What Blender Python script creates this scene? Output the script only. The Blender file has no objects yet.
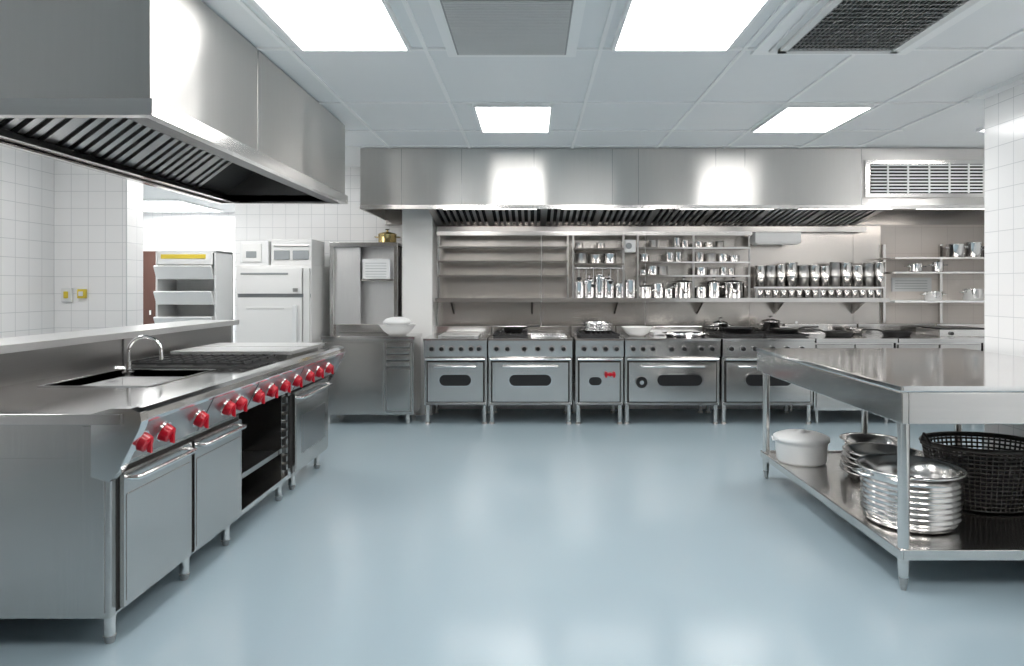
import bpy, bmesh, math, random
from mathutils import Vector, Matrix
random.seed(4)
S=bpy.context.scene
# ------------------------------------------------------------ materials
def new(name):
    m=bpy.data.materials.new(name); m.use_nodes=True
    return m,m.node_tree.nodes,m.node_tree.links,m.node_tree.nodes['Principled BSDF']
def plain(name,col,rough=.5,metal=0,coat=0,noise=0,spec=.5):
    m,n,l,p=new(name)
    p.inputs['Roughness'].default_value=rough
    p.inputs['Metallic'].default_value=metal; p.inputs['Coat Weight'].default_value=coat
    p.inputs['Specular IOR Level'].default_value=spec
    t=n.new('ShaderNodeTexCoord'); no=n.new('ShaderNodeTexNoise'); no.inputs['Scale'].default_value=9
    mix=n.new('ShaderNodeMix'); mix.data_type='RGBA'
    mix.inputs['A'].default_value=(*[c*.98 for c in col],1); mix.inputs['B'].default_value=(*col,1)
    l.new(t.outputs['Object'],no.inputs['Vector']); l.new(no.outputs['Fac'],mix.inputs['Factor']); l.new(mix.outputs['Result'],p.inputs['Base Color'])
    return m
def steel(name,col=(.60,.60,.60),rough=.3,stretch=(4,4,160),aniso=0,var=.05,wave=0,wscale=(1.6,1.6,1.6)):
    m,n,l,p=new(name)
    p.inputs['Metallic'].default_value=1; p.inputs['Roughness'].default_value=rough
    t=n.new('ShaderNodeTexCoord'); mp=n.new('ShaderNodeMapping'); mp.inputs['Scale'].default_value=stretch
    no=n.new('ShaderNodeTexNoise'); no.inputs['Scale'].default_value=1; no.inputs['Detail'].default_value=3
    l.new(t.outputs['Object'],mp.inputs['Vector']); l.new(mp.outputs[0],no.inputs['Vector'])
    mix=n.new('ShaderNodeMix'); mix.data_type='RGBA'
    mix.inputs['A'].default_value=(*[c*(1-var) for c in col],1); mix.inputs['B'].default_value=(*[min(1,c*(1+var)) for c in col],1)
    l.new(no.outputs['Fac'],mix.inputs['Factor']); l.new(mix.outputs['Result'],p.inputs['Base Color'])
    if wave:   # slight sheet-metal buckling
        mb=n.new('ShaderNodeMapping'); mb.inputs['Scale'].default_value=wscale
        big=n.new('ShaderNodeTexNoise'); big.inputs['Scale'].default_value=1; big.inputs['Detail'].default_value=0
        l.new(t.outputs['Object'],mb.inputs['Vector']); l.new(mb.outputs[0],big.inputs['Vector'])
        b=n.new('ShaderNodeBump'); b.inputs['Strength'].default_value=wave; b.inputs['Distance'].default_value=.05
        l.new(big.outputs['Fac'],b.inputs['Height']); l.new(b.outputs[0],p.inputs['Normal'])
    if aniso:
        p.inputs['Anisotropic'].default_value=aniso; p.inputs['Anisotropic Rotation'].default_value=.25
        tg=n.new('ShaderNodeTangent'); tg.direction_type='RADIAL'; tg.axis='Z'; l.new(tg.outputs[0],p.inputs['Tangent'])
    return m
def emis(name,col,s):
    m,n,l,p=new(name)
    p.inputs['Base Color'].default_value=(*col,1); p.inputs['Emission Color'].default_value=(*col,1); p.inputs['Emission Strength'].default_value=s
    return m
def tile(name,axis,col=(.91,.91,.91),grout=(.66,.67,.68),size=.15):
    m,n,l,p=new(name)
    t=n.new('ShaderNodeTexCoord'); sp=n.new('ShaderNodeSeparateXYZ'); cb=n.new('ShaderNodeCombineXYZ')
    l.new(t.outputs['Object'],sp.inputs[0]); l.new(sp.outputs['X' if axis=='x' else 'Y'],cb.inputs[0]); l.new(sp.outputs['Z'],cb.inputs[1])
    br=n.new('ShaderNodeTexBrick'); br.offset=0; br.squash=1
    br.inputs['Color1'].default_value=(*col,1); br.inputs['Color2'].default_value=(*[c*.98 for c in col],1); br.inputs['Mortar'].default_value=(*grout,1)
    br.inputs['Scale'].default_value=1; br.inputs['Brick Width'].default_value=size; br.inputs['Row Height'].default_value=size
    br.inputs['Mortar Size'].default_value=.0025; br.inputs['Mortar Smooth'].default_value=.2
    l.new(cb.outputs[0],br.inputs['Vector']); l.new(br.outputs['Color'],p.inputs['Base Color'])
    p.inputs['Roughness'].default_value=.18
    b=n.new('ShaderNodeBump'); b.invert=True; b.inputs['Strength'].default_value=.3; b.inputs['Distance'].default_value=.003
    l.new(br.outputs['Fac'],b.inputs['Height']); l.new(b.outputs[0],p.inputs['Normal'])
    return m
def floormat():
    m,n,l,p=new('blue_epoxy_floor')
    t=n.new('ShaderNodeTexCoord')
    a=n.new('ShaderNodeTexNoise'); a.inputs['Scale'].default_value=.6; a.inputs['Detail'].default_value=1
    l.new(t.outputs['Object'],a.inputs['Vector'])
    mx=n.new('ShaderNodeMix'); mx.data_type='RGBA'; mx.inputs['A'].default_value=(.295,.375,.42,1); mx.inputs['B'].default_value=(.31,.39,.435,1)
    l.new(a.outputs['Fac'],mx.inputs['Factor']); l.new(mx.outputs['Result'],p.inputs['Base Color'])
    p.inputs['Roughness'].default_value=.17
    return m
STEEL=steel('brushed_steel',(.72,.705,.69),.18)
STEELV=steel('brushed_steel_vertical_grain',(.60,.585,.57),.20,(140,140,3),.6,.08,.10,(2.2,2.2,.4))
HOOD=steel('hood_steel',(.70,.685,.665),.36,(40,40,2),.97,.03,.35,(2.6,2.6,.12))
TOP=steel('worktop_steel',(.68,.67,.665),.12,(60,5,5),0,.03)
GRIDDLE=steel('griddle_plate_steel',(.80,.80,.80),.38,(60,5,5),0,.03)
PANEL=steel('wall_panel_steel',(.58,.55,.52),.25,(3,3,90),0,.03,.12,(1.8,1.8,.5))
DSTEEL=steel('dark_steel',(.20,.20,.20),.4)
MIDST=steel('grey_steel',(.42,.415,.41),.28)
CHROME=steel('polished_steel',(.82,.82,.82),.11,(8,8,8))
FILT=steel('filter_steel',(.55,.55,.55),.35,(8,8,8))
BLACK=plain('black_enamel',(.012,.012,.013),.3)
IRON=plain('cast_iron',(.02,.02,.021),.6)
WICK=plain('dark_woven_wire',(.035,.03,.027),.4)
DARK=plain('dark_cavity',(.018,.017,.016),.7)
RED=plain('red_plastic',(.46,.003,.016),.3,0,.15)
WHITE=plain('white_enamel',(.82,.82,.81),.3,0,.3)
WPLAS=plain('white_plastic',(.78,.79,.79),.35)
OFFW=plain('offwhite_paint',(.74,.74,.73),.5)
YEL=plain('yellow_plastic',(.75,.58,.05),.4)
BRASS=steel('brass',(.62,.48,.22),.25,(8,8,8))
CEIL=plain('ceiling_tile',(.84,.86,.87),.4)
CEILG=plain('ceiling_grid_paint',(.93,.94,.94),.4)
VENTG=plain('vent_grey_paint',(.36,.36,.36),.5)
DWALL=plain('far_wall_paint',(.22,.19,.165),.6)
WCEIL=plain('white_ceiling',(.8,.8,.8),.7)
TX=tile('white_tiles_facing_y','x'); TY=tile('white_tiles_facing_x','y')
BEIGE=tile('beige_tiles','x',(.80,.74,.69),(.68,.62,.58),.3)
FLOOR=floormat()
LAMP=emis('lamp_diffuser',(1,.985,.965),16.5)
LAMP2=emis('added_canopy_lamp',(1,.95,.9),13)
PAPER=plain('paper',(.75,.76,.76),.7)
INK=plain('grey_ink',(.3,.32,.33),.7)
# ------------------------------------------------------------ mesh builder
class B:
    def __init__(s,name): s.name=name; s.bm=bmesh.new(); s.mats=[]
    def mi(s,m):
        if m not in s.mats: s.mats.append(m)
        return s.mats.index(m)
    def faces(s,vs,fs,m,smooth=False):
        v=[s.bm.verts.new(p) for p in vs]; i=s.mi(m)
        for f in fs:
            try:
                fa=s.bm.faces.new([v[k] for k in f]); fa.material_index=i; fa.smooth=smooth
            except ValueError: pass
        return s
    def hexa(s,p,m):
        return s.faces(p,[(3,2,1,0),(4,5,6,7),(0,1,5,4),(1,2,6,5),(2,3,7,6),(3,0,4,7)],m)
    def box(s,x0,x1,y0,y1,z0,z1,m):
        return s.hexa([(x0,y0,z0),(x1,y0,z0),(x1,y1,z0),(x0,y1,z0),(x0,y0,z1),(x1,y0,z1),(x1,y1,z1),(x0,y1,z1)],m)
    def prism(s,poly,ax,a0,a1,m,smooth=False):
        n=len(poly); P=[]
        for a in (a0,a1):
            for (u,v) in poly:
                P.append((a,u,v) if ax=='x' else ((u,a,v) if ax=='y' else (u,v,a)))
        fs=[tuple(range(n)),tuple(range(2*n-1,n-1,-1))]
        s.faces(P,fs,m)
        s.faces(P,[(k,(k+1)%n,n+(k+1)%n,n+k) for k in range(n)],m,smooth)
        return s
    def cyl(s,p0,p1,r0,m,r1=None,seg=16,caps=True):
        r1=r0 if r1 is None else r1
        p0=Vector(p0);p1=Vector(p1);d=(p1-p0).normalized()
        u=d.cross(Vector((0,0,1)) if abs(d.z)<.9 else Vector((1,0,0))).normalized(); w=d.cross(u)
        P=[]
        for c,r in((p0,r0),(p1,r1)):
            for k in range(seg):
                a=2*math.pi*k/seg; P.append(c+u*math.cos(a)*r+w*math.sin(a)*r)
        s.faces(P,[(k,(k+1)%seg,seg+(k+1)%seg,seg+k) for k in range(seg)],m,True)
        if caps: s.faces(P,[tuple(range(seg)),tuple(range(seg,2*seg))],m)
        return s
    def lathe(s,c,prof,m,seg=28,sx=1,sy=1):
        P=[]
        for r,z in prof:
            for k in range(seg):
                a=2*math.pi*k/seg; P.append((c[0]+math.cos(a)*r*sx,c[1]+math.sin(a)*r*sy,c[2]+z))
        fs=[]
        for j in range(len(prof)-1):
            for k in range(seg):
                fs.append((j*seg+k,j*seg+(k+1)%seg,(j+1)*seg+(k+1)%seg,(j+1)*seg+k))
        return s.faces(P,fs,m,True)
    def tube(s,pts,r,m,seg=8,closed=False):
        pts=[Vector(p) for p in pts]; n=len(pts); P=[]; up=None
        for i,p in enumerate(pts):
            if closed: d=(pts[(i+1)%n]-pts[i-1])
            else: d=pts[min(i+1,n-1)]-pts[max(i-1,0)]
            d.normalize()
            if up is None: up=d.cross(Vector((0,0,1)) if abs(d.z)<.9 else Vector((1,0,0))).normalized()
            u=(up-d*up.dot(d)).normalized(); up=u; w=d.cross(u)
            for k in range(seg):
                a=2*math.pi*k/seg; P.append(p+u*math.cos(a)*r+w*math.sin(a)*r)
        fs=[]
        for i in range(n if closed else n-1):
            j=(i+1)%n
            for k in range(seg): fs.append((i*seg+k,i*seg+(k+1)%seg,j*seg+(k+1)%seg,j*seg+k))
        s.faces(P,fs,m,True)
        if not closed: s.faces(P,[tuple(range(seg)),tuple(range((n-1)*seg,n*seg))],m)
        return s
    def done(s,bevel=0):
        bm=s.bm
        bmesh.ops.recalc_face_normals(bm,faces=bm.faces)
        me=bpy.data.meshes.new(s.name); 
        bm.to_mesh(me); bm.free()
        for m in s.mats: me.materials.append(m)
        o=bpy.data.objects.new(s.name,me); S.collection.objects.link(o)
        if bevel:
            b=o.modifiers.new('edge_bevel','BEVEL'); b.width=bevel; b.segments=2; b.limit_method='ANGLE'; b.angle_limit=math.radians(50)
        return o
# ------------------------------------------------------------ room shell
def wall(name,x0,x1,y0,y1,z0,z1,m):
    return B(name).box(x0,x1,y0,y1,z0,z1,m).done()
B('floor').box(-7.2,5.5,-1.7,10.9,-.1,0,FLOOR).done()
wall('wall_back',-3.44,5.5,7.9,8.05,0,2.8,TX)
wall('wall_right',3.28,3.43,-1.6,4.95,0,2.8,TY)
wall('wall_right_return',3.43,5.4,4.8,4.95,0,2.8,TX)
wall('wall_alcove_right',5.4,5.55,4.8,7.9,0,2.8,TY)
wall('wall_left',-4.35,-4.2,-1.6,6.0,0,2.8,TY)
wall('wall_left_pier',-7.1,-3.57,6.0,6.25,0,2.8,TX)
wall('wall_front',-4.35,3.43,-1.75,-1.6,0,2.8,DWALL)
wall('wall_corridor_right',-3.44,-3.29,8.05,10.8,0,2.6,TY)
wall('wall_corridor_back',-7.1,-3.29,10.8,10.95,0,2.8,TX)
wall('wall_corridor_left',-7.25,-7.1,6.0,10.95,0,2.8,TY)
wall('wall_left_pier_end',-3.57,-3.56,6.0,6.25,0,2.8,TY)
wall('ceiling_corridor',-7.1,-3.44,6.25,10.8,2.6,2.7,WCEIL)
wall('trim_1',-3.56,-3.44,6.25,7.9,2.45,2.8,OFFW)
B('ceiling').box(-4.35,5.55,-1.75,8.05,2.8,2.9,CEIL).done()
wall('wall_pillar',-1.43,-1.10,7.52,7.9,0,2.8,OFFW)
g=B('trim_2')
for X in (-3.4,-2.8,-2.2,-1.42,-.62,.40,1.24,1.92,2.66,3.22):
    g.box(X-.012,X+.012,-1.6,6.8,2.788,2.8,CEILG)
for Y in (-1.1,-.2,.7,1.5,2.3,3.2,3.98,5.14,6.05,6.72):
    g.box(-4.2,3.28,Y-.012,Y+.012,2.787,2.8,CEILG)
g.box(3.2,3.28,-1.6,4.95,2.77,2.8,CEILG)
g.done()
# ------------------------------------------------------------ ceiling lamps
def lamp(x0,x1,y0,y1,z=2.8):
    b=B('ceiling_light'); f=.02
    b.box(x0,x1,y0,y0+f,z-.03,z-.001,CEILG).box(x0,x1,y1-f,y1,z-.03,z-.001,CEILG)
    b.box(x0,x0+f,y0+f,y1-f,z-.03,z-.001,CEILG).box(x1-f,x1,y0+f,y1-f,z-.03,z-.001,CEILG)
    b.box(x0+f,x1-f,y0+f,y1-f,z-.022,z-.001,LAMP); b.done()
lamp(-1.34,-.70,3.0,3.96); lamp(.46,1.14,3.0,3.96)
lamp(-.45,.16,5.16,6.03); lamp(1.93,2.60,5.18,6.03)
lamp(-1.34,-.70,.8,1.8); lamp(.46,1.14,.8,1.8); lamp(2.0,2.6,.8,1.8); lamp(-3.9,-3.3,3.4,4.4)  # out-of-view panels added for reflections and to light the left side
lamp(-3.3,-2.5,6.15,6.7); lamp(3.9,4.6,5.3,6.0)
lamp(-5.9,-4.75,9.2,10.5,2.6); lamp(-5.2,-4.2,7.0,7.6,2.6)
# vents
v=B('ceiling_vent')
v.box(-.50,.26,3.2,4.08,2.78,2.799,CEILG); v.box(-.44,.2,3.25,4.02,2.772,2.78,VENTG)
for i in range(38): 
    y=3.265+i*.0198; v.box(-.43,.19,y,y+.008,2.768,2.772,OFFW)
v.done()
v=B('ceiling_vent')
v.box(1.30,2.22,3.0,4.06,2.785,2.799,CEILG)
v.box(1.38,2.14,3.08,3.98,2.772,2.785,WPLAS); v.box(1.46,2.06,3.2,3.9,2.768,2.772,DARK)
for i in range(24):
    x=1.47+i*.025; v.box(x,x+.005,3.2,3.9,2.760,2.768,MIDST)
for i in range(14):
    y=3.22+i*.05; v.box(1.46,2.06,y,y+.006,2.757,2.760,VENTG)
for a in ((1.42,1.46,3.16,3.94),(2.06,2.10,3.16,3.94)): v.box(*a,2.752,2.772,OFFW)
for a in ((3.16,3.2),(3.9,3.94)): v.box(1.42,2.10,a[0],a[1],2.752,2.772,OFFW)
v.done()
# ------------------------------------------------------------ back extractor hood
h=B('extractor_hood')
X0,X1=-1.71,5.38
h.box(X0,X1,6.80,6.83,2.22,2.79,HOOD)
for x in (-1.30,-.70,.02,.80,1.06,1.83,2.12,3.28):
    h.box(x-.003,x+.003,6.797,6.80,2.22,2.785,MIDST)
h.box(X0,X1,6.775,6.80,2.185,2.225,STEEL)
h.box(X0,X1,6.80,6.96,2.205,2.22,STEEL)
h.box(X0,X0+.02,6.83,7.88,2.185,2.79,HOOD)
h.box(X1-.02,X1,6.83,7.88,2.185,2.79,HOOD)
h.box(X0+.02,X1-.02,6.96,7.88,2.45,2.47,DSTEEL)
h.box(X0+.02,-1.45,7.86,7.89,2.13,2.45,PANEL); h.box(-1.09,X1-.02,7.86,7.884,2.13,2.45,PANEL)
def zf(y): return 2.235-(y-6.97)*.155
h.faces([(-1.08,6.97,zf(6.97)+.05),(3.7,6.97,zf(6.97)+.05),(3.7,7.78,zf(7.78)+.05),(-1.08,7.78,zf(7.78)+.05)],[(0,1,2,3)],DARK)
x=-1.08; k=0
while x<3.68:
    w=.028 if k%8 else .07
    m=FILT if k%8 else MIDST
    y0,y1=6.97,7.78
    h.hexa([(x,y0,zf(y0)),(x+w,y0,zf(y0)),(x+w,y1,zf(y1)),(x,y1,zf(y1)),(x,y0,zf(y0)+.02),(x+w,y0,zf(y0)+.02),(x+w,y1,zf(y1)+.02),(x,y1,zf(y1)+.02)],m)
    x+=w+.04; k+=1
h.box(-1.08,3.8,7.76,7.84,2.04,2.10,MIDST)
for xa in (-.9,.3,1.5,2.7,3.9): h.box(xa,xa+.95,6.845,6.93,2.198,2.205,LAMP2)  # added lamp strips, hidden behind the rim, to brighten the back area
h.done()
v=B('wall_vent_grille')
v.box(3.31,4.52,6.775,6.795,2.30,2.67,STEEL); v.box(3.36,4.47,6.77,6.775,2.34,2.63,DARK)
for i in range(9):
    z=2.352+i*.032; v.box(3.36,4.47,6.758,6.77,z,z+.013,WPLAS)
for x in (3.52,3.72,3.93,4.13,4.32): v.box(x,x+.012,6.755,6.77,2.34,2.63,WPLAS)
v.done()
# ------------------------------------------------------------ left hood
h=B('canopy_hood')
x0,x1,y0,y1=-2.67,-1.60,2.86,5.84
h.box(x1-.02,x1,y0,y1,2.19,2.79,HOOD); h.box(x0,x0+.02,y0,y1,2.19,2.79,HOOD)
h.box(x0+.02,x1-.02,y0,y0+.02,2.19,2.79,HOOD); h.box(x0+.02,x1-.02,y1-.02,y1,2.19,2.79,HOOD)
h.box(x1-.004,x1+.003,3.98,3.99,2.19,2.785,MIDST)
r=.02
h.box(x1-.03,x1+r,y0-r,y1+r,2.12,2.19,STEEL); h.box(x0-r,x0+.03,y0-r,y1+r,2.12,2.19,STEEL)
h.box(x0+.03,x1-.03,y0-r,y0+.03,2.12,2.19,STEEL); h.box(x0+.03,x1-.03,y1-.03,y1+r,2.12,2.19,STEEL)
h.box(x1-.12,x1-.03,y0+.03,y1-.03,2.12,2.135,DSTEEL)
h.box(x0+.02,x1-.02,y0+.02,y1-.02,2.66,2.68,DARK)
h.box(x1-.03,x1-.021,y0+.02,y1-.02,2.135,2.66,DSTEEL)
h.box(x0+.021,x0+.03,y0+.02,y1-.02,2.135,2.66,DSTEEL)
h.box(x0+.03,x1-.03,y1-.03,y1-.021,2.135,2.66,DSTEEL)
y=y0+.05;k=0
a=(-2.6,2.17); c=(-2.0,2.62)
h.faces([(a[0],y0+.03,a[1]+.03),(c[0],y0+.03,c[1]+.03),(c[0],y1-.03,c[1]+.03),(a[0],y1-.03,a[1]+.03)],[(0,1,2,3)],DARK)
while y<y1-.5:
    w=.05 if k%7 else .09
    h.hexa([(a[0],y,a[1]),(c[0],y,c[1]),(c[0],y+w,c[1]),(a[0],y+w,a[1]),(a[0]-.01,y,a[1]+.02),(c[0]-.01,y,c[1]+.02),(c[0]-.01,y+w,c[1]+.02),(a[0]-.01,y+w,a[1]+.02)],FILT)
    y+=w+.045;k+=1
h.box(-2.62,-2.56,y0+.03,y1-.03,2.135,2.17,STEEL)
h.done()
# ------------------------------------------------------------ left cooking island
b=B('cooking_island')
XF=-1.62; XB=-2.58; Y0=2.62; Y1=5.40
b.box(XB,XF,Y0,3.77,.13,.745,STEELV)
b.box(XB,XF,3.77,4.53,.13,.16,STEEL)
b.box(XB,XB+.02,3.77,4.53,.16,.745,MIDST)
b.box(XB+.02,XF,3.77,4.53,.72,.745,DSTEEL)
b.box(XB+.02,XF-.03,4.50,4.53,.16,.72,STEEL)
for i in range(9): b.box(XF-.03,XF,4.50,4.53,.2+i*.055,.235+i*.055,MIDST)
b.box(XF-.28,XF-.05,3.79,4.49,.30,.33,MIDST)
b.box(XB,XF,4.53,Y1,.13,.745,STEELV)
b.box(XB,XF,Y0,3.26,.745,.88,STEELV); b.box(XB,XF,4.06,Y1,.745,.88,STEELV)
b.box(-1.80,XF,3.26,4.06,.745,.88,STEELV); b.box(XB,-2.46,3.26,4.06,.745,.88,STEELV)
b.box(-1.72,-1.64,Y0-.006,Y0,.15,.87,STEELV)
sx0,sx1,sy0,sy1=-2.40,-1.86,3.32,4.0
ty0,ty1=Y0-.03,Y1+.05
b.box(XB,-1.56,ty0,sy0,.88,.92,TOP); b.box(XB,-1.56,sy1,ty1,.88,.92,TOP)
b.box(XB,sx0,sy0,sy1,.88,.92,TOP); b.box(sx1,-1.56,sy0,sy1,.88,.92,TOP)
b.box(sx0-.01,sx0,sy0,sy1,.75,.925,CHROME); b.box(sx1,sx1+.01,sy0,sy1,.75,.925,CHROME)
b.box(sx0,sx1,sy0-.01,sy0,.75,.925,CHROME); b.box(sx0,sx1,sy1,sy1+.01,.75,.925,CHROME)
b.box(sx0,sx1,sy0,sy1,.746,.80,GRIDDLE); b.cyl((-2.13,3.66,.80),(-2.13,3.66,.804),.04,CHROME)
pan=[(XF,.735),(XF+.03,.72),(-1.52,.86),(-1.505,.89),(-1.51,.915),(-1.53,.928),(-1.58,.928),(XF,.90)]
b.prism(pan,'y',Y0+.03,Y1+.02,MIDST)
b.prism([(-1.521,.862),(-1.502,.89),(-1.507,.917),(-1.53,.931),(-1.60,.931),(-1.60,.925),(-1.53,.925),(-1.515,.913),(-1.51,.89),(-1.525,.864)],'y',Y0+.03,Y1+.02,CHROME)
capp=[(XF-.06,.68),(XF+.01,.66),(XF+.045,.70),(-1.497,.86),(-1.488,.89),(-1.495,.925),(-1.53,.94),(-1.60,.94),(XF-.06,.92)]
b.prism(capp,'y',Y0-.02,Y0+.03,CHROME); b.prism(capp,'y',Y1+.01,Y1+.04,CHROME)
for y in (3.24,3.78,4.53): b.prism([(u+.003,v) for u,v in pan],'y',y-.004,y+.004,DSTEEL)
for y in (2.70,2.87,3.17,3.46,3.60,3.84,4.04,4.25,4.47,4.72,4.93,5.17):
    nrm=Vector((.14,0,-.07)).normalized(); c0=Vector((-1.555,y,.80)); 
    b.cyl(c0-nrm*.01,c0+nrm*.010,.044,CHROME,seg=24)
    b.cyl(c0+nrm*.008,c0+nrm*.040,.038,RED,.033,24)
    b.cyl(c0+nrm*.040,c0+nrm*.046,.033,RED,.024,24)
    b.hexa([tuple(c0+nrm*q+Vector((0,a_,b_))) for q,a_,b_ in ((.04,-.007,-.028),(.058,-.006,-.026),(.058,.006,-.026),(.04,.007,-.028),(.04,-.007,.028),(.058,-.006,.026),(.058,.006,.026),(.04,.007,.028))],RED)
def door(ya,yb,z0,z1,m,hz):
    b.box(XF-.002,XF+.002,ya-.012,yb+.012,z0-.01,z1+.012,DARK)
    b.box(XF+.002,XF+.025,ya,yb,z0,z1,m)
    b.box(XF+.025,XF+.028,ya+.015,yb-.015,z0+.02,z1-.09,m)
    b.tube([(XF+.02,ya+.03,hz),(XF+.06,ya+.035,hz),(XF+.065,ya+.06,hz),(XF+.065,yb-.06,hz),(XF+.06,yb-.035,hz),(XF+.02,yb-.03,hz)],.011,CHROME,10)
door(2.67,3.20,.15,.68,STEELV,.65); door(3.23,3.75,.15,.68,STEELV,.65)
door(4.60,5.34,.16,.70,STEELV,.655)
b.box(XF+.026,XF+.03,4.72,5.24,.26,.52,MIDST)
for y in (4.545,4.565,4.585): b.box(XF,XF+.01,y,y+.008,.2,.68,DARK)
for x in (XF-.05,XB+.08):
    for y in (2.70,3.28,3.72,4.50,4.75,5.30):
        b.cyl((x,y,.03),(x,y,.13),.022,STEEL); b.cyl((x,y,0),(x,y,.03),.016,MIDST,.024)
b.box(XB-.02,XB,Y0-.03,5.86,.13,1.085,MIDST)
b.box(XB-.30,XB-.02,Y0-.03,5.86,.0,1.085,MIDST)
b.box(XB-.34,XB+.05,Y0-.06,5.90,1.085,1.125,GRIDDLE)
b.box(XB,XB+.006,3.0,3.01,.92,1.08,DSTEEL);b.box(XB,XB+.006,4.3,4.31,.92,1.08,DSTEEL)
b.box(-2.45,-1.70,4.08,4.60,.92,.926,IRON)
for yc in (4.21,4.47):
    for xc in (-2.27,-2.05,-1.84):
        b.cyl((xc,yc,.926),(xc,yc,.94),.045,BLACK,.04); 
for x in [-2.44+i*.07 for i in range(11)]: b.box(x,x+.012,4.09,4.59,.942,.956,IRON)
for y in (4.09,4.21,4.33,4.45,4.575): b.box(-2.44,-1.72,y,y+.012,.940,.954,IRON)
b.box(-2.45,-1.68,4.68,5.36,.92,.945,MIDST); b.box(-2.47,-1.64,4.66,5.40,.945,.968,GRIDDLE)
b.box(-2.47,-1.64,5.03,5.036,.968,.970,MIDST)
b.done(.003)
f=B('faucet')
f.cyl((-2.2,3.72,.92),(-2.2,3.72,.945),.03,CHROME); 
f.cyl((-2.2,3.72,.94),(-2.2,3.72,1.0),.018,CHROME)
pts=[(-2.2,3.72,.98),(-2.2,3.72,1.05)]
for i in range(1,13):
    a=math.pi*i/12*.92; pts.append((-2.11-.09*math.cos(a),3.72,1.05+.085*math.sin(a)))
pts.append((pts[-1][0]+.003,3.72,1.01))
f.tube(pts,.010,CHROME,12)
f.cyl((-2.2,3.72,.965),(-2.24,3.66,.975),.007,CHROME)
f.done()
# ------------------------------------------------------------ steel table
t=B('prep_table')
tx0,tx1,ty0,ty1=1.68,3.22,3.10,5.10
t.box(tx0,tx1,ty0,ty1,.925,.95,TOP)
t.box(tx0,tx0+.03,ty0,ty1,.78,.925,STEEL); t.box(tx0+.03,tx1,ty0,ty0+.03,.78,.925,STEEL); t.box(tx0+.03,tx1,ty1-.03,ty1,.78,.925,STEEL)
t.box(tx0+.03,tx0+.07,ty0+.03,ty1-.03,.78,.79,STEEL)
t.box(tx0-.008,tx0,ty0-.008,ty1+.008,.93,.955,CHROME); t.box(tx0,tx1,ty0-.008,ty0,.93,.955,CHROME)
t.box(tx0+.06,tx1-.05,ty0+.06,ty1-.06,.90,.925,DSTEEL)
for x in (1.725,3.14):
    for y in (3.17,5.03):
        t.cyl((x,y,.13),(x,y,.80),.026,STEEL,seg=20); t.cyl((x,y,.06),(x,y,.13),.022,STEEL,.026,20); t.cyl((x,y,0),(x,y,.06),.012,MIDST,.022,16)
t.cyl((2.45,5.03,0),(2.45,5.03,.80),.024,STEEL)
t.box(1.70,3.16,3.15,5.06,.17,.185,STEEL)
t.box(1.695,1.71,3.14,5.07,.145,.195,STEEL); t.box(1.71,3.16,3.14,3.155,.145,.195,STEEL); t.box(1.71,3.16,5.055,5.07,.145,.195,STEEL)
t.done(.004)
# ------------------------------------------------------------ things under the table
def stack(name,x,y,z,r,n,dz,m):
    s=B(name)
    for i in range(n):
        q=z+i*dz
        s.lathe((x,y,q),[(r*.90,0),(r*.93,.01),(r*.96,dz*.62),(r,dz*.66),(r*1.01,dz*.8),(r,dz*.92),(r*.94,dz)],m,40)
    s.lathe((x,y,z+(n-1)*dz),[(r*.95,dz),(r*.90,dz*.5),(r*.86,-dz*.3),(0,-dz*.35)],m,40)
    return s.done()
s=B('nested_stockpots'); x,y,z=1.97,3.56,.186
prof=[(0,0),(.20,0),(.222,.015),(.228,.04)]
for i in range(7):
    q=.045+i*.028; prof+= [(.228,q),(.234,q+.006),(.234,q+.012),(.229,q+.018)]
prof+=[(.232,.245),(.24,.265),(.252,.275),(.256,.284),(.248,.290),(.235,.282),(.22,.20),(.19,.12),(0,.10)]
s.lathe((x,y,z),prof,STEEL,56)
for q in (-1,1): s.tube([(x+q*.23,y-.06,z+.25),(x+q*.27,y-.05,z+.255),(x+q*.27,y+.05,z+.255),(x+q*.23,y+.06,z+.25)],.008,CHROME)
s.done()
s=B('tray_stack')
for i in range(5):
    r=.25-.004*i; s.lathe((2.24,4.36,.186+i*.03),[(0,0),(r*.80,0),(r*.93,.045),(r,.05),(r*1.01,.056),(r*.93,.052),(r*.8,.008),(0,.008)],CHROME if i%2 else STEEL,40)
s.done()
s=B('large_mixing_bowl'); r=.20; hh=.15
s.lathe((2.40,4.82,.186),[(0,0),(r*.5,0),(r*.72,hh*.22),(r*.9,hh*.62),(r*.97,hh*.95),(r*1.05,hh),(r*1.06,hh*.97),(r*1.0,hh*.93),(r*.95,hh*.9),(r*.86,hh*.6),(r*.68,hh*.26),(0,hh*.08)],STEEL,40); s.done()
b=B('roasting_pan'); 
b.prism([(2.72,.30),(2.76,.186),(3.04,.186),(3.08,.30)],'y',4.32,4.62,MIDST); b.box(2.70,3.10,4.30,4.64,.30,.31,MIDST)
b.done(.006)
b=B('plastic_tub')   # tub with a snap-on domed lid
tc=(1.885,4.78,.186)
b.lathe(tc,[(0,.0),(.15,.0),(.165,.015),(.172,.13),(.176,.15),(.186,.152),(.186,.176),(.178,.182),(.16,.19),(.13,.20),(.07,.207),(.03,.209),(.03,.22),(0,.222)],WPLAS,40)
b.tube([(tc[0]-.186,tc[1]-.05,tc[2]+.165),(tc[0]-.196,tc[1],tc[2]+.15),(tc[0]-.186,tc[1]+.05,tc[2]+.165)],.006,WPLAS)
b.done()
b=B('wire_basket')
cx,cy,cz=2.53,3.84,.19
def ell(rx,ry,z,n=48): return [(cx+rx*math.cos(2*math.pi*i/n),cy+ry*math.sin(2*math.pi*i/n),z) for i in range(n)]
H=.33
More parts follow.
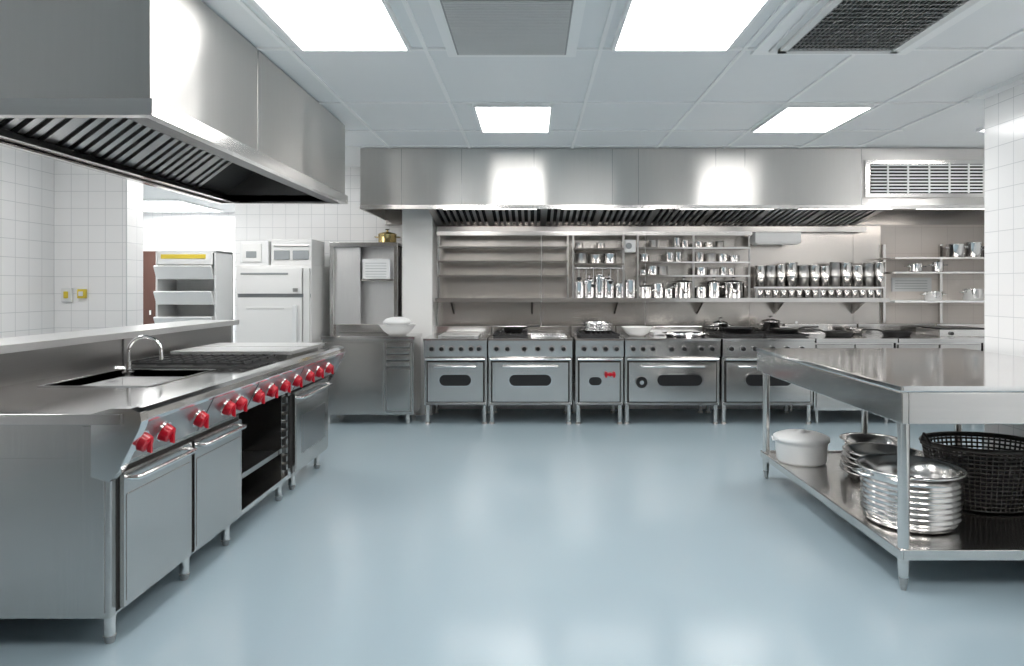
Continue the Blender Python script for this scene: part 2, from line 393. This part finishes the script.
for i in range(15):
    tt=i/14; b.tube(ell(.25+.06*tt,.19+.05*tt,cz+.01+H*tt),.006 if i<14 else .015,WICK,6,True)
for i in range(64):
    a=2*math.pi*i/64
    b.tube([(cx+.25*math.cos(a),cy+.19*math.sin(a),cz+.01),(cx+.31*math.cos(a),cy+.24*math.sin(a),cz+H+.01)],.005,WICK,5)
b.lathe((cx,cy,cz),[(0,.004),(.25,.004),(.25,.012)],IRON,36,1,.75)
b.lathe((cx,cy,cz+.02),[(.0,0),(.22,0),(.24,.20),(.25,.20)],DSTEEL,36,1,.76)
b.tube([(cx-.31,cy-.05,cz+H),(cx-.325,cy,cz+H+.06),(cx-.31,cy+.05,cz+H)],.010,WICK)
b.tube([(cx+.31,cy-.05,cz+H),(cx+.325,cy,cz+H+.06),(cx+.31,cy+.05,cz+H)],.010,WICK)
b.done()
# ------------------------------------------------------------ ranges
def rng(x0,x1,knobs,style,grate):
    b=B('cooking_range'); w=x1-x0
    F=7.0; K=7.72
    b.box(x0,x1,F,K,.20,.86,STEELV)
    b.box(x0-.004,x1+.004,F-.05,K,.86,.885,TOP)
    b.box(x0,x1,K-.03,K,.885,.97,STEEL)
    b.prism([(F,.86),(F-.045,.86),(F-.04,.70),(F-.02,.69),(F,.69)],'x',x0,x1,STEEL)
    for kx in knobs:
        b.cyl((kx,F-.04,.78),(kx,F-.052,.78),.034,CHROME,seg=20)
        b.cyl((kx,F-.052,.78),(kx,F-.078,.78),.026,BLACK,.021,20)
        b.box(kx-.004,kx+.004,F-.085,F-.078,.762,.798,BLACK)
    b.cyl((x0+.02,F-.07,.675),(x1-.02,F-.07,.675),.012,CHROME)
    for xx in (x0+.04,x1-.04): b.box(xx-.01,xx+.01,F-.07,F,.667,.685,CHROME)
    b.box(x0+.025,x1-.025,F-.004,F,.225,.655,DARK)
    b.box(x0+.04,x1-.04,F-.03,F-.004,.24,.64,STEEL)
    b.box(x0+.015,x1-.015,F-.012,F,.20,.225,MIDST)
    def oval(cx,cz,hw,hh,m,y,yy):
        P=[]
        for i in range(32):
            a=2*math.pi*i/32; c_,s_=math.cos(a),math.sin(a)
            P.append((cx+(hw-hh)*(1 if c_>0 else -1)+hh*c_,cz+hh*s_))
        b.prism(P,'y',y,yy,m,False)
    cx=(x0+x1)/2
    if style=='oval':
        hw=w*.25; oval(cx,.46,hw+.014,.070,CHROME,F-.04,F-.03); oval(cx,.46,hw,.057,BLACK,F-.046,F-.04)
        b.tube([(cx-w*.33,F-.03,.60),(cx-w*.33,F-.07,.60),(cx+w*.33,F-.07,.60),(cx+w*.33,F-.03,.60)],.010,CHROME)
    elif style=='dial':
        oval(cx+.07,.46,w*.25,.070,CHROME,F-.04,F-.03); oval(cx+.07,.46,w*.235,.057,BLACK,F-.046,F-.04)
        q=x0+.165; b.cyl((q,F-.03,.44),(q,F-.06,.44),.058,BLACK,seg=24); b.cyl((q,F-.06,.44),(q,F-.075,.44),.022,CHROME,seg=20)
        b.tube([(cx-w*.33,F-.03,.60),(cx-w*.33,F-.07,.60),(cx+w*.33,F-.07,.60),(cx+w*.33,F-.03,.60)],.010,CHROME)
    elif style=='valve':
        oval(x0+.2,.45,.075,.052,CHROME,F-.04,F-.03); oval(x0+.2,.45,.065,.042,BLACK,F-.046,F-.04)
        q=x1-.14
        b.cyl((q,F-.03,.52),(q,F-.06,.52),.02,RED); b.box(q-.055,q+.055,F-.07,F-.058,.508,.53,RED); b.box(q-.05,q-.03,F-.068,F-.05,.49,.545,RED); b.box(q+.03,q+.05,F-.068,F-.05,.49,.545,RED)
        b.cyl((q,F-.03,.40),(q,F-.05,.40),.012,CHROME)
    for xx in (x0+.03,x1-.03):
        for yy in (F+.04,K-.06):
            b.cyl((xx,yy,.02),(xx,yy,.20),.022,STEEL); b.cyl((xx,yy,0),(xx,yy,.03),.028,MIDST,.02)
    if grate:
        for (ga,gb) in grate:
            b.box(ga,gb,F+.03,K-.10,.885,.892,IRON)
            n=max(2,int((gb-ga)/.055))
            for i in range(n+1):
                xx=ga+(gb-ga)*i/n; b.box(xx-.006,xx+.006,F+.03,K-.10,.905,.925,IRON)
            for i in range(5):
                yy=F+.04+i*.135; b.box(ga,gb,yy-.006,yy+.006,.900,.920,IRON)
            for i in (0,1):
                b.cyl(((ga+gb)/2,F+.17+i*.3,.892),((ga+gb)/2,F+.17+i*.3,.905),.05,BLACK)
    b.done(.003)
rng(-1.105,-.46,[-1.02,-.92,-.82,-.72,-.62,-.54],'oval',[])
rng(-.445,.41,[-.36,-.25,-.08,.06,.20,.32],'oval',[(-.40,-.05)])
rng(.445,.935,[.53,.64,.75,.86],'valve',[(.5,.9)])
rng(.95,1.92,[1.03,1.13,1.23,1.42,1.55,1.72,1.83],'dial',[])
rng(1.945,2.88,[2.03,2.15,2.27,2.45,2.6,2.75],'oval',[(1.97,2.38),(2.42,2.85)])
for (x0,x1) in ((2.90,3.72),(3.74,4.62),(4.64,5.36)):
    b=B('storage_counter')
    b.box(x0,x1,7.02,7.85,.14,.84,STEEL); b.box(x0-.005,x1+.005,6.95,7.86,.84,.885,TOP)
    xm=(x0+x1)/2
    for a_,c_ in ((x0+.02,xm-.01),(xm+.01,x1-.02)):
        b.box(a_,c_,7.0,7.02,.17,.62,STEELV); b.box(a_,c_,7.0,7.02,.64,.82,STEELV)
        b.tube([((a_+c_)/2-.1,7.0,.73),((a_+c_)/2-.1,6.965,.73),((a_+c_)/2+.1,6.965,.73),((a_+c_)/2+.1,7.0,.73)],.008,CHROME)
    for xx in (x0+.05,x1-.05):
        for yy in (7.08,7.78): b.cyl((xx,yy,0),(xx,yy,.14),.02,STEEL)
    b.box(x0,x1,7.82,7.86,.885,.99,STEEL)
    b.done(.003)
b=B('splashback_panel')
x=-1.09
while x<4.0:
    b.box(x,min(x+1.2,4.03)-.004,7.885,7.899,.3,2.12,PANEL); x+=1.2
for x in (-.6,.6,1.8,3.0): b.cyl((x+.05,7.875,1.0),(x+.05,7.89,1.0),.02,CHROME)
b.done()
b=B('wall_cladding'); b.box(4.03,5.4,7.89,7.9,.3,2.8,BEIGE); b.done()
b=B('undercounter_chiller')
b.box(-2.15,-1.215,7.0,7.46,.10,.87,STEELV); b.box(-2.16,-1.20,6.97,7.47,.87,.905,TOP)
b.box(-2.13,-1.52,6.98,7.0,.13,.84,STEELV)
b.box(-1.50,-1.235,6.98,7.0,.13,.84,MIDST)
for z in (.60,.665,.73,.795): b.box(-1.485,-1.25,6.955,6.98,z,z+.045,STEEL); 
for z in (.59,.655,.72,.785): b.box(-1.485,-1.25,6.975,6.985,z,z+.008,DARK)
b.box(-1.485,-1.25,6.965,6.98,.15,.57,STEELV)
for x in (-2.10,-1.28):
    for y in (7.05,7.40): b.cyl((x,y,0),(x,y,.10),.022,STEEL)
b.done(.003)
b=B('pass_through_cabinet')
b.box(-2.18,-1.52,7.55,7.88,.0,1.0,STEEL)
b.box(-2.22,-2.18,7.50,7.88,0.0,1.87,STEEL)
b.box(-1.52,-1.475,7.50,7.88,.0,1.87,STEEL)
b.box(-2.22,-1.475,7.48,7.88,1.85,1.90,STEEL)
b.box(-2.18,-1.52,7.70,7.88,1.0,1.85,GRIDDLE)
b.box(-2.18,-1.52,7.58,7.70,1.48,1.50,STEEL)
b.box(-2.18,-1.90,7.55,7.57,1.0,1.85,GRIDDLE)
b.done(.003)
b=B('notice_paper'); b.box(-1.86,-1.56,7.50,7.505,1.50,1.72,PAPER)
for i in range(6): b.box(-1.83,-1.60,7.498,7.50,1.52+i*.03,1.525+i*.03,INK)
b.done()
def pot(name,x,y,z,r,hh,m=CHROME,lid=True,handles=True):
    s=B(name)
    s.lathe((x,y,z),[(0,0),(r*.92,0),(r,.012),(r,hh),(r*1.04,hh+.004),(r*1.04,hh+.010),(r*.96,hh+.010),(r*.95,.02),(0,.018)],m,24)
    if lid:
        s.lathe((x,y,z+hh+.01),[(r*1.02,0),(r*.9,.012),(r*.3,.026),(0,.03)],m,24); s.cyl((x,y,z+hh+.035),(x,y,z+hh+.06),.012,m); s.cyl((x,y,z+hh+.06),(x,y,z+hh+.07),.022,BLACK)
    if handles:
        for q in (-1,1): s.tube([(x+q*r*.98,y-.03,z+hh*.75),(x+q*(r+.035),y-.03,z+hh*.78),(x+q*(r+.035),y+.03,z+hh*.78),(x+q*r*.98,y+.03,z+hh*.75)],.006,m)
    return s.done()
def bowl(name,x,y,z,r,hh,m):
    s=B(name); s.lathe((x,y,z),[(0,0),(r*.45,0),(r*.75,hh*.35),(r*.95,hh*.8),(r,hh),(r*1.05,hh),(r*.92,hh*.85),(r*.7,hh*.4),(0,hh*.12)],m,28); return s.done()
pot('brass_pot',-1.62,7.65,1.90,.10,.09,BRASS)
b=B('mixing_bowl'); 
b.lathe((-1.42,7.2,.905),[(0,0),(.085,0),(.14,.04),(.18,.09),(.19,.11),(.2,.11),(.175,.10),(.13,.05),(0,.02)],WHITE,28)
b.lathe((-1.42,7.2,.965),[(0,.0),(.14,.06),(.15,.08),(.12,.11),(.05,.13),(0,.13)],WPLAS,20)
b.done()
b=B('refrigerator')
b.box(-3.12,-2.33,7.22,7.85,.06,1.64,WHITE)
b.box(-3.10,-2.42,7.17,7.22,1.34,1.61,WHITE); b.box(-3.10,-2.42,7.17,7.22,.1,1.30,WHITE)
b.box(-2.41,-2.345,7.19,7.22,.1,1.61,OFFW)
b.box(-3.11,-2.34,7.215,7.22,1.30,1.34,INK)
b.box(-2.50,-2.46,7.13,7.17,1.36,1.40,MIDST); b.box(-2.5,-2.46,7.12,7.17,.7,1.22,WPLAS); b.box(-3.06,-2.56,7.165,7.17,1.54,1.56,INK); b.box(-3.0,-2.6,7.165,7.17,1.18,1.20,OFFW)
b.box(-3.1,-2.35,7.25,7.8,0,.06,DARK)
b.done(.01)
b=B('microwave_oven')
b.box(-3.10,-2.80,7.25,7.7,1.641,1.90,WPLAS); b.box(-3.07,-2.87,7.235,7.25,1.68,1.87,WHITE); b.box(-3.03,-2.92,7.23,7.235,1.72,1.79,INK); b.done(.006)
b=B('ice_maker')
b.box(-2.77,-2.34,7.25,7.7,1.641,1.92,OFFW); b.box(-2.74,-2.57,7.24,7.25,1.70,1.80,INK); b.box(-2.54,-2.37,7.24,7.25,1.70,1.80,INK); b.box(-2.74,-2.37,7.24,7.25,1.84,1.86,MIDST); b.done(.006)
b=B('storage_bin_rack')
xa,xb=-3.86,-3.24
for x in (xa,xb-.02): b.box(x,x+.02,7.0,7.4,0,1.78,WPLAS)
b.box(xa,xb,7.38,7.4,0.2,1.78,WPLAS); b.box(xa,xb,7.0,7.4,1.76,1.79,WPLAS)
for z in (1.50,1.24,.98,.7,.4):
    b.prism([(6.92,z+.12),(6.94,z+.13),(7.0,z+.01),(7.38,z+.01),(7.38,z-.01),(6.98,z-.01)],'x',xa+.02,xb-.02,WPLAS)
    b.box(xa+.02,xb-.02,7.2,7.22,z+.01,z+.12,WHITE)
b.box(xa+.06,xb-.10,6.985,7.0,1.70,1.745,YEL); b.box(xa+.1,xb-.2,6.955,6.965,1.05,1.09,YEL)
b.box(xa+.03,xb-.03,6.99,7.0,1.64,1.76,WPLAS)
b.done(.003)
b=B('light_switch'); b.box(-4.12,-4.03,5.97,6.0,1.28,1.40,WPLAS); b.box(-4.095,-4.055,5.962,5.97,1.31,1.37,YEL); b.done(.004)
b=B('light_switch'); b.box(-3.98,-3.91,5.97,6.0,1.31,1.39,YEL); b.box(-3.965,-3.925,5.962,5.97,1.33,1.37,WPLAS); b.done(.004)
b=B('power_socket'); b.box(-2.30,-2.24,7.88,7.9,1.2,1.3,WPLAS); b.box(-2.29,-2.25,7.875,7.88,1.23,1.27,INK); b.done(.003)
b=B('door_1'); b.box(-6.9,-5.85,10.76,10.799,0,2.05,OFFW); b.box(-6.8,-5.93,10.75,10.76,0,1.98,plain('dark_door',(.09,.04,.03),.5)); b.box(-6.0,-5.97,10.70,10.75,.98,1.05,CHROME); b.done()
# ------------------------------------------------------------ wall shelves over the ranges
s=B('wall_shelving')
s.box(-1.06,3.93,7.50,7.86,1.265,1.28,STEEL); s.box(-1.06,3.93,7.495,7.51,1.245,1.29,STEEL)
for x in (-.9,0.0,.95,1.9,2.8,3.7): s.prism([(7.88,1.10),(7.88,1.265),(7.55,1.265)],'x',x-.01,x+.01,STEEL)
s.box(-1.06,2.45,7.60,7.88,2.00,2.02,STEEL); s.box(-1.06,2.45,7.59,7.60,1.985,2.03,STEEL)
for x in (-1.04,.40,.46,1.02,1.18,1.80,2.42):
    s.box(x-.010,x+.010,7.60,7.62,1.28,2.0,MIDST)
def shelf(xa,xb,z):
    s.box(xa,xb,7.58,7.86,z,z+.010,STEEL); s.box(xa,xb,7.572,7.58,z-.004,z+.014,CHROME)
for z in (1.53,1.69,1.85): shelf(-1.04,.40,z)
shelf(.46,1.02,1.66); shelf(.46,1.02,1.83)
for z in (1.53,1.68,1.84): shelf(1.18,2.42,z)
shelf(2.46,3.9,1.40)
for x in (2.5,3.2,3.88): s.box(x-.01,x+.01,7.6,7.62,1.28,1.40,MIDST)
s.done()
s=B('wall_shelf')
for z in (1.24,1.56,1.72):
    s.box(4.0,5.35,7.52,7.88,z,z+.02,WPLAS if z<1.5 else STEEL)
for x in (4.05,4.7,5.3): s.box(x-.015,x+.015,7.84,7.88,1.0,1.9,STEEL)
s.done()
b=B('strip_light_fitting'); b.box(2.47,2.98,7.55,7.75,1.90,2.02,WPLAS); b.box(2.49,2.96,7.56,7.74,1.885,1.90,WHITE); b.done(.01)
c=B('canister_row')
x=2.52;k=0
while x<3.88:
    r=.050+random.random()*.014; hh=.22+random.random()*.05; 
    c.lathe((x+r,7.70,1.412),[(0,0),(r,0),(r,hh*.45),(r*1.03,hh*.46),(r*1.03,hh*.5),(r,hh*.51),(r,hh),(r*1.06,hh+.005),(r*1.06,hh+.015),(r*.9,hh+.015),(r*.88,hh-.02),(0,hh-.03)],(STEEL,MIDST,STEEL)[k%3],18)
    x+=2*r+.008;k+=1
c.done()
c=B('cup_row')
x=2.5
while x<3.88:
    r=.04; c.lathe((x+r,7.62,1.281),[(0,0),(r*.75,0),(r,.09),(r*1.05,.095),(r*.85,.09),(0,.02)],CHROME,14); x+=.088
c.done()
for (x,r,hh,l) in ((.53,.055,.18,False),(.645,.055,.2,True),(.76,.05,.26,False),(.87,.055,.2,True),(.99,.05,.16,False),(1.11,.06,.2,False),(1.27,.08,.12,True),(1.42,.06,.16,False),(1.54,.05,.1,False),(1.71,.115,.17,True),(1.90,.065,.12,False),(2.05,.07,.17,True),(2.27,.12,.17,True)):
    pot('cooking_pot',x,7.70,1.281,r,hh,CHROME,l,r>.07)
random.seed(11)
for (xa,xb,z,mx) in ((.47,1.01,1.671,.12),(1.2,1.79,1.691,.11),(1.82,2.41,1.691,.11),(1.2,1.79,1.541,.10),(1.82,2.41,1.541,.10),(1.2,1.79,1.851,.11),(1.82,2.41,1.851,.1),(.47,1.01,1.841,.1)):
    x=xa+.01
    while True:
        r=random.choice((.04,.05,.06,.075)); 
        if x+2*r>xb: break
        if random.random()<.88: pot('saucepan',x+r,7.72,z,r*.95,mx*random.uniform(.5,1),random.choice((CHROME,STEEL,CHROME,MIDST)),False,False)
        x+=2*r+.012
b=B('utensil_rack')
b.tube([(.47,7.56,1.62),(1.0,7.56,1.62)],.006,CHROME)
for xx in (.47,1.0): b.tube([(xx,7.56,1.62),(xx,7.59,1.64)],.006,CHROME)
for i,xx in enumerate((.52,.60,.68,.78,.87,.95)):
    L=.10+.04*(i%3)
    b.tube([(xx,7.555,1.63),(xx,7.555,1.62-L)],.004,CHROME,6)
    b.lathe((xx,7.555,1.60-L),[(0,-.02),(.02,-.01),(.028,.01),(.02,.02),(0,.02)],CHROME if i%2 else IRON,12,1,.5)
b.done()
b=B('control_box'); b.box(1.04,1.16,7.62,7.75,1.80,1.94,WPLAS); b.cyl((1.08,7.62,1.87),(1.08,7.61,1.87),.035,INK); b.box(1.04,1.16,7.75,7.88,1.85,1.9,STEEL); b.done(.006)
for (x,z,r,hh) in ((4.75,1.741,.09,.14),(4.95,1.741,.08,.16),(5.13,1.741,.08,.12),(4.3,1.581,.07,.08),(4.5,1.261,.09,.09),(4.95,1.261,.10,.12),(4.55,1.581,.06,.1)):
    pot('stock_pot',x,7.66,z,r,hh,CHROME,False,True)
b=B('menu_board'); b.box(4.15,4.6,7.86,7.89,1.36,1.52,PAPER); 
for i in range(4): b.box(4.18,4.55,7.858,7.86,1.39+i*.03,1.395+i*.03,INK)
b.done()
def pan(name,x,y,z,r,m,dx=-.2):
    s=B(name); s.lathe((x,y,z),[(0,0),(r*.85,0),(r,.045),(r*1.03,.047),(r*.96,.045),(r*.82,.008),(0,.008)],m,28)
    s.tube([(x+(r*.98 if dx>0 else -r*.98),y,z+.04),(x+dx,y,z+.06),(x+dx*1.8,y,z+.065)],.009,BLACK); return s.done()
bowl('serving_bowl',1.12,7.3,.886,.16,.10,WHITE)
b=B('serving_tray'); b.lathe((1.62,7.2,.886),[(0,0),(.2,0),(.24,.045),(.25,.047),(.2,.008),(0,.008)],CHROME,36,1,.6); b.done()
b=B('griddle_plate'); b.box(1.32,1.88,7.42,7.66,.886,.915,GRIDDLE); b.box(1.36,1.84,7.40,7.42,.895,.905,MIDST); b.done(.004)
b=B('griddle_plate'); b.box(-.98,-.56,7.1,7.6,.886,.905,GRIDDLE); b.box(-.94,-.60,7.09,7.10,.89,.90,MIDST); b.done(.004)
stack('sieve_stack',.70,7.35,.926,.17,3,.035,CHROME)
pan('frying_pan',2.2,7.3,.926,.15,IRON,-.2); pan('frying_pan',2.66,7.2,.926,.14,DSTEEL,.2)
pot('cooking_pot',2.62,7.5,.926,.10,.10,STEEL,True); pot('cooking_pot',2.08,7.54,.926,.08,.08,CHROME,True)
pan('frying_pan',-.2,7.35,.926,.11,DSTEEL,.16)
b=B('oven_rack'); 
for i in range(12): b.tube([(.0+i*.032,7.08,.90),(.0+i*.032,7.5,.90)],.004,CHROME,6)
for y in (7.08,7.29,7.5): b.tube([(-.01,y,.894),(.36,y,.894)],.006,CHROME,6)
b.done()
pan('frying_pan',3.3,7.35,.886,.15,DSTEEL,-.2); pan('frying_pan',3.95,7.4,.886,.15,IRON,-.2)
bowl('salad_bowl',3.60,7.6,.886,.13,.07,STEEL)
b=B('electric_griddle'); b.box(4.3,4.85,7.2,7.65,.886,.96,STEEL); b.box(4.34,4.81,7.23,7.62,.96,.975,BLACK); b.cyl((4.42,7.2,.92),(4.42,7.18,.92),.02,BLACK); b.done(.005)
# ------------------------------------------------------------ camera, world
w=bpy.data.worlds.new('World'); S.world=w; w.use_nodes=True
w.node_tree.nodes['Background'].inputs[0].default_value=(.9,.92,.95,1); w.node_tree.nodes['Background'].inputs[1].default_value=.3
cam=bpy.data.cameras.new('camera'); co=bpy.data.objects.new('camera',cam); S.collection.objects.link(co)
co.location=(0,0,1.4); co.rotation_euler=(math.radians(90),0,0)
cam.sensor_width=36; cam.lens=24.0; cam.shift_x=-20/1024; cam.shift_y=-45/1024; cam.clip_start=.05
S.camera=co
S.view_settings.view_transform='Standard'
S.view_settings.exposure=0
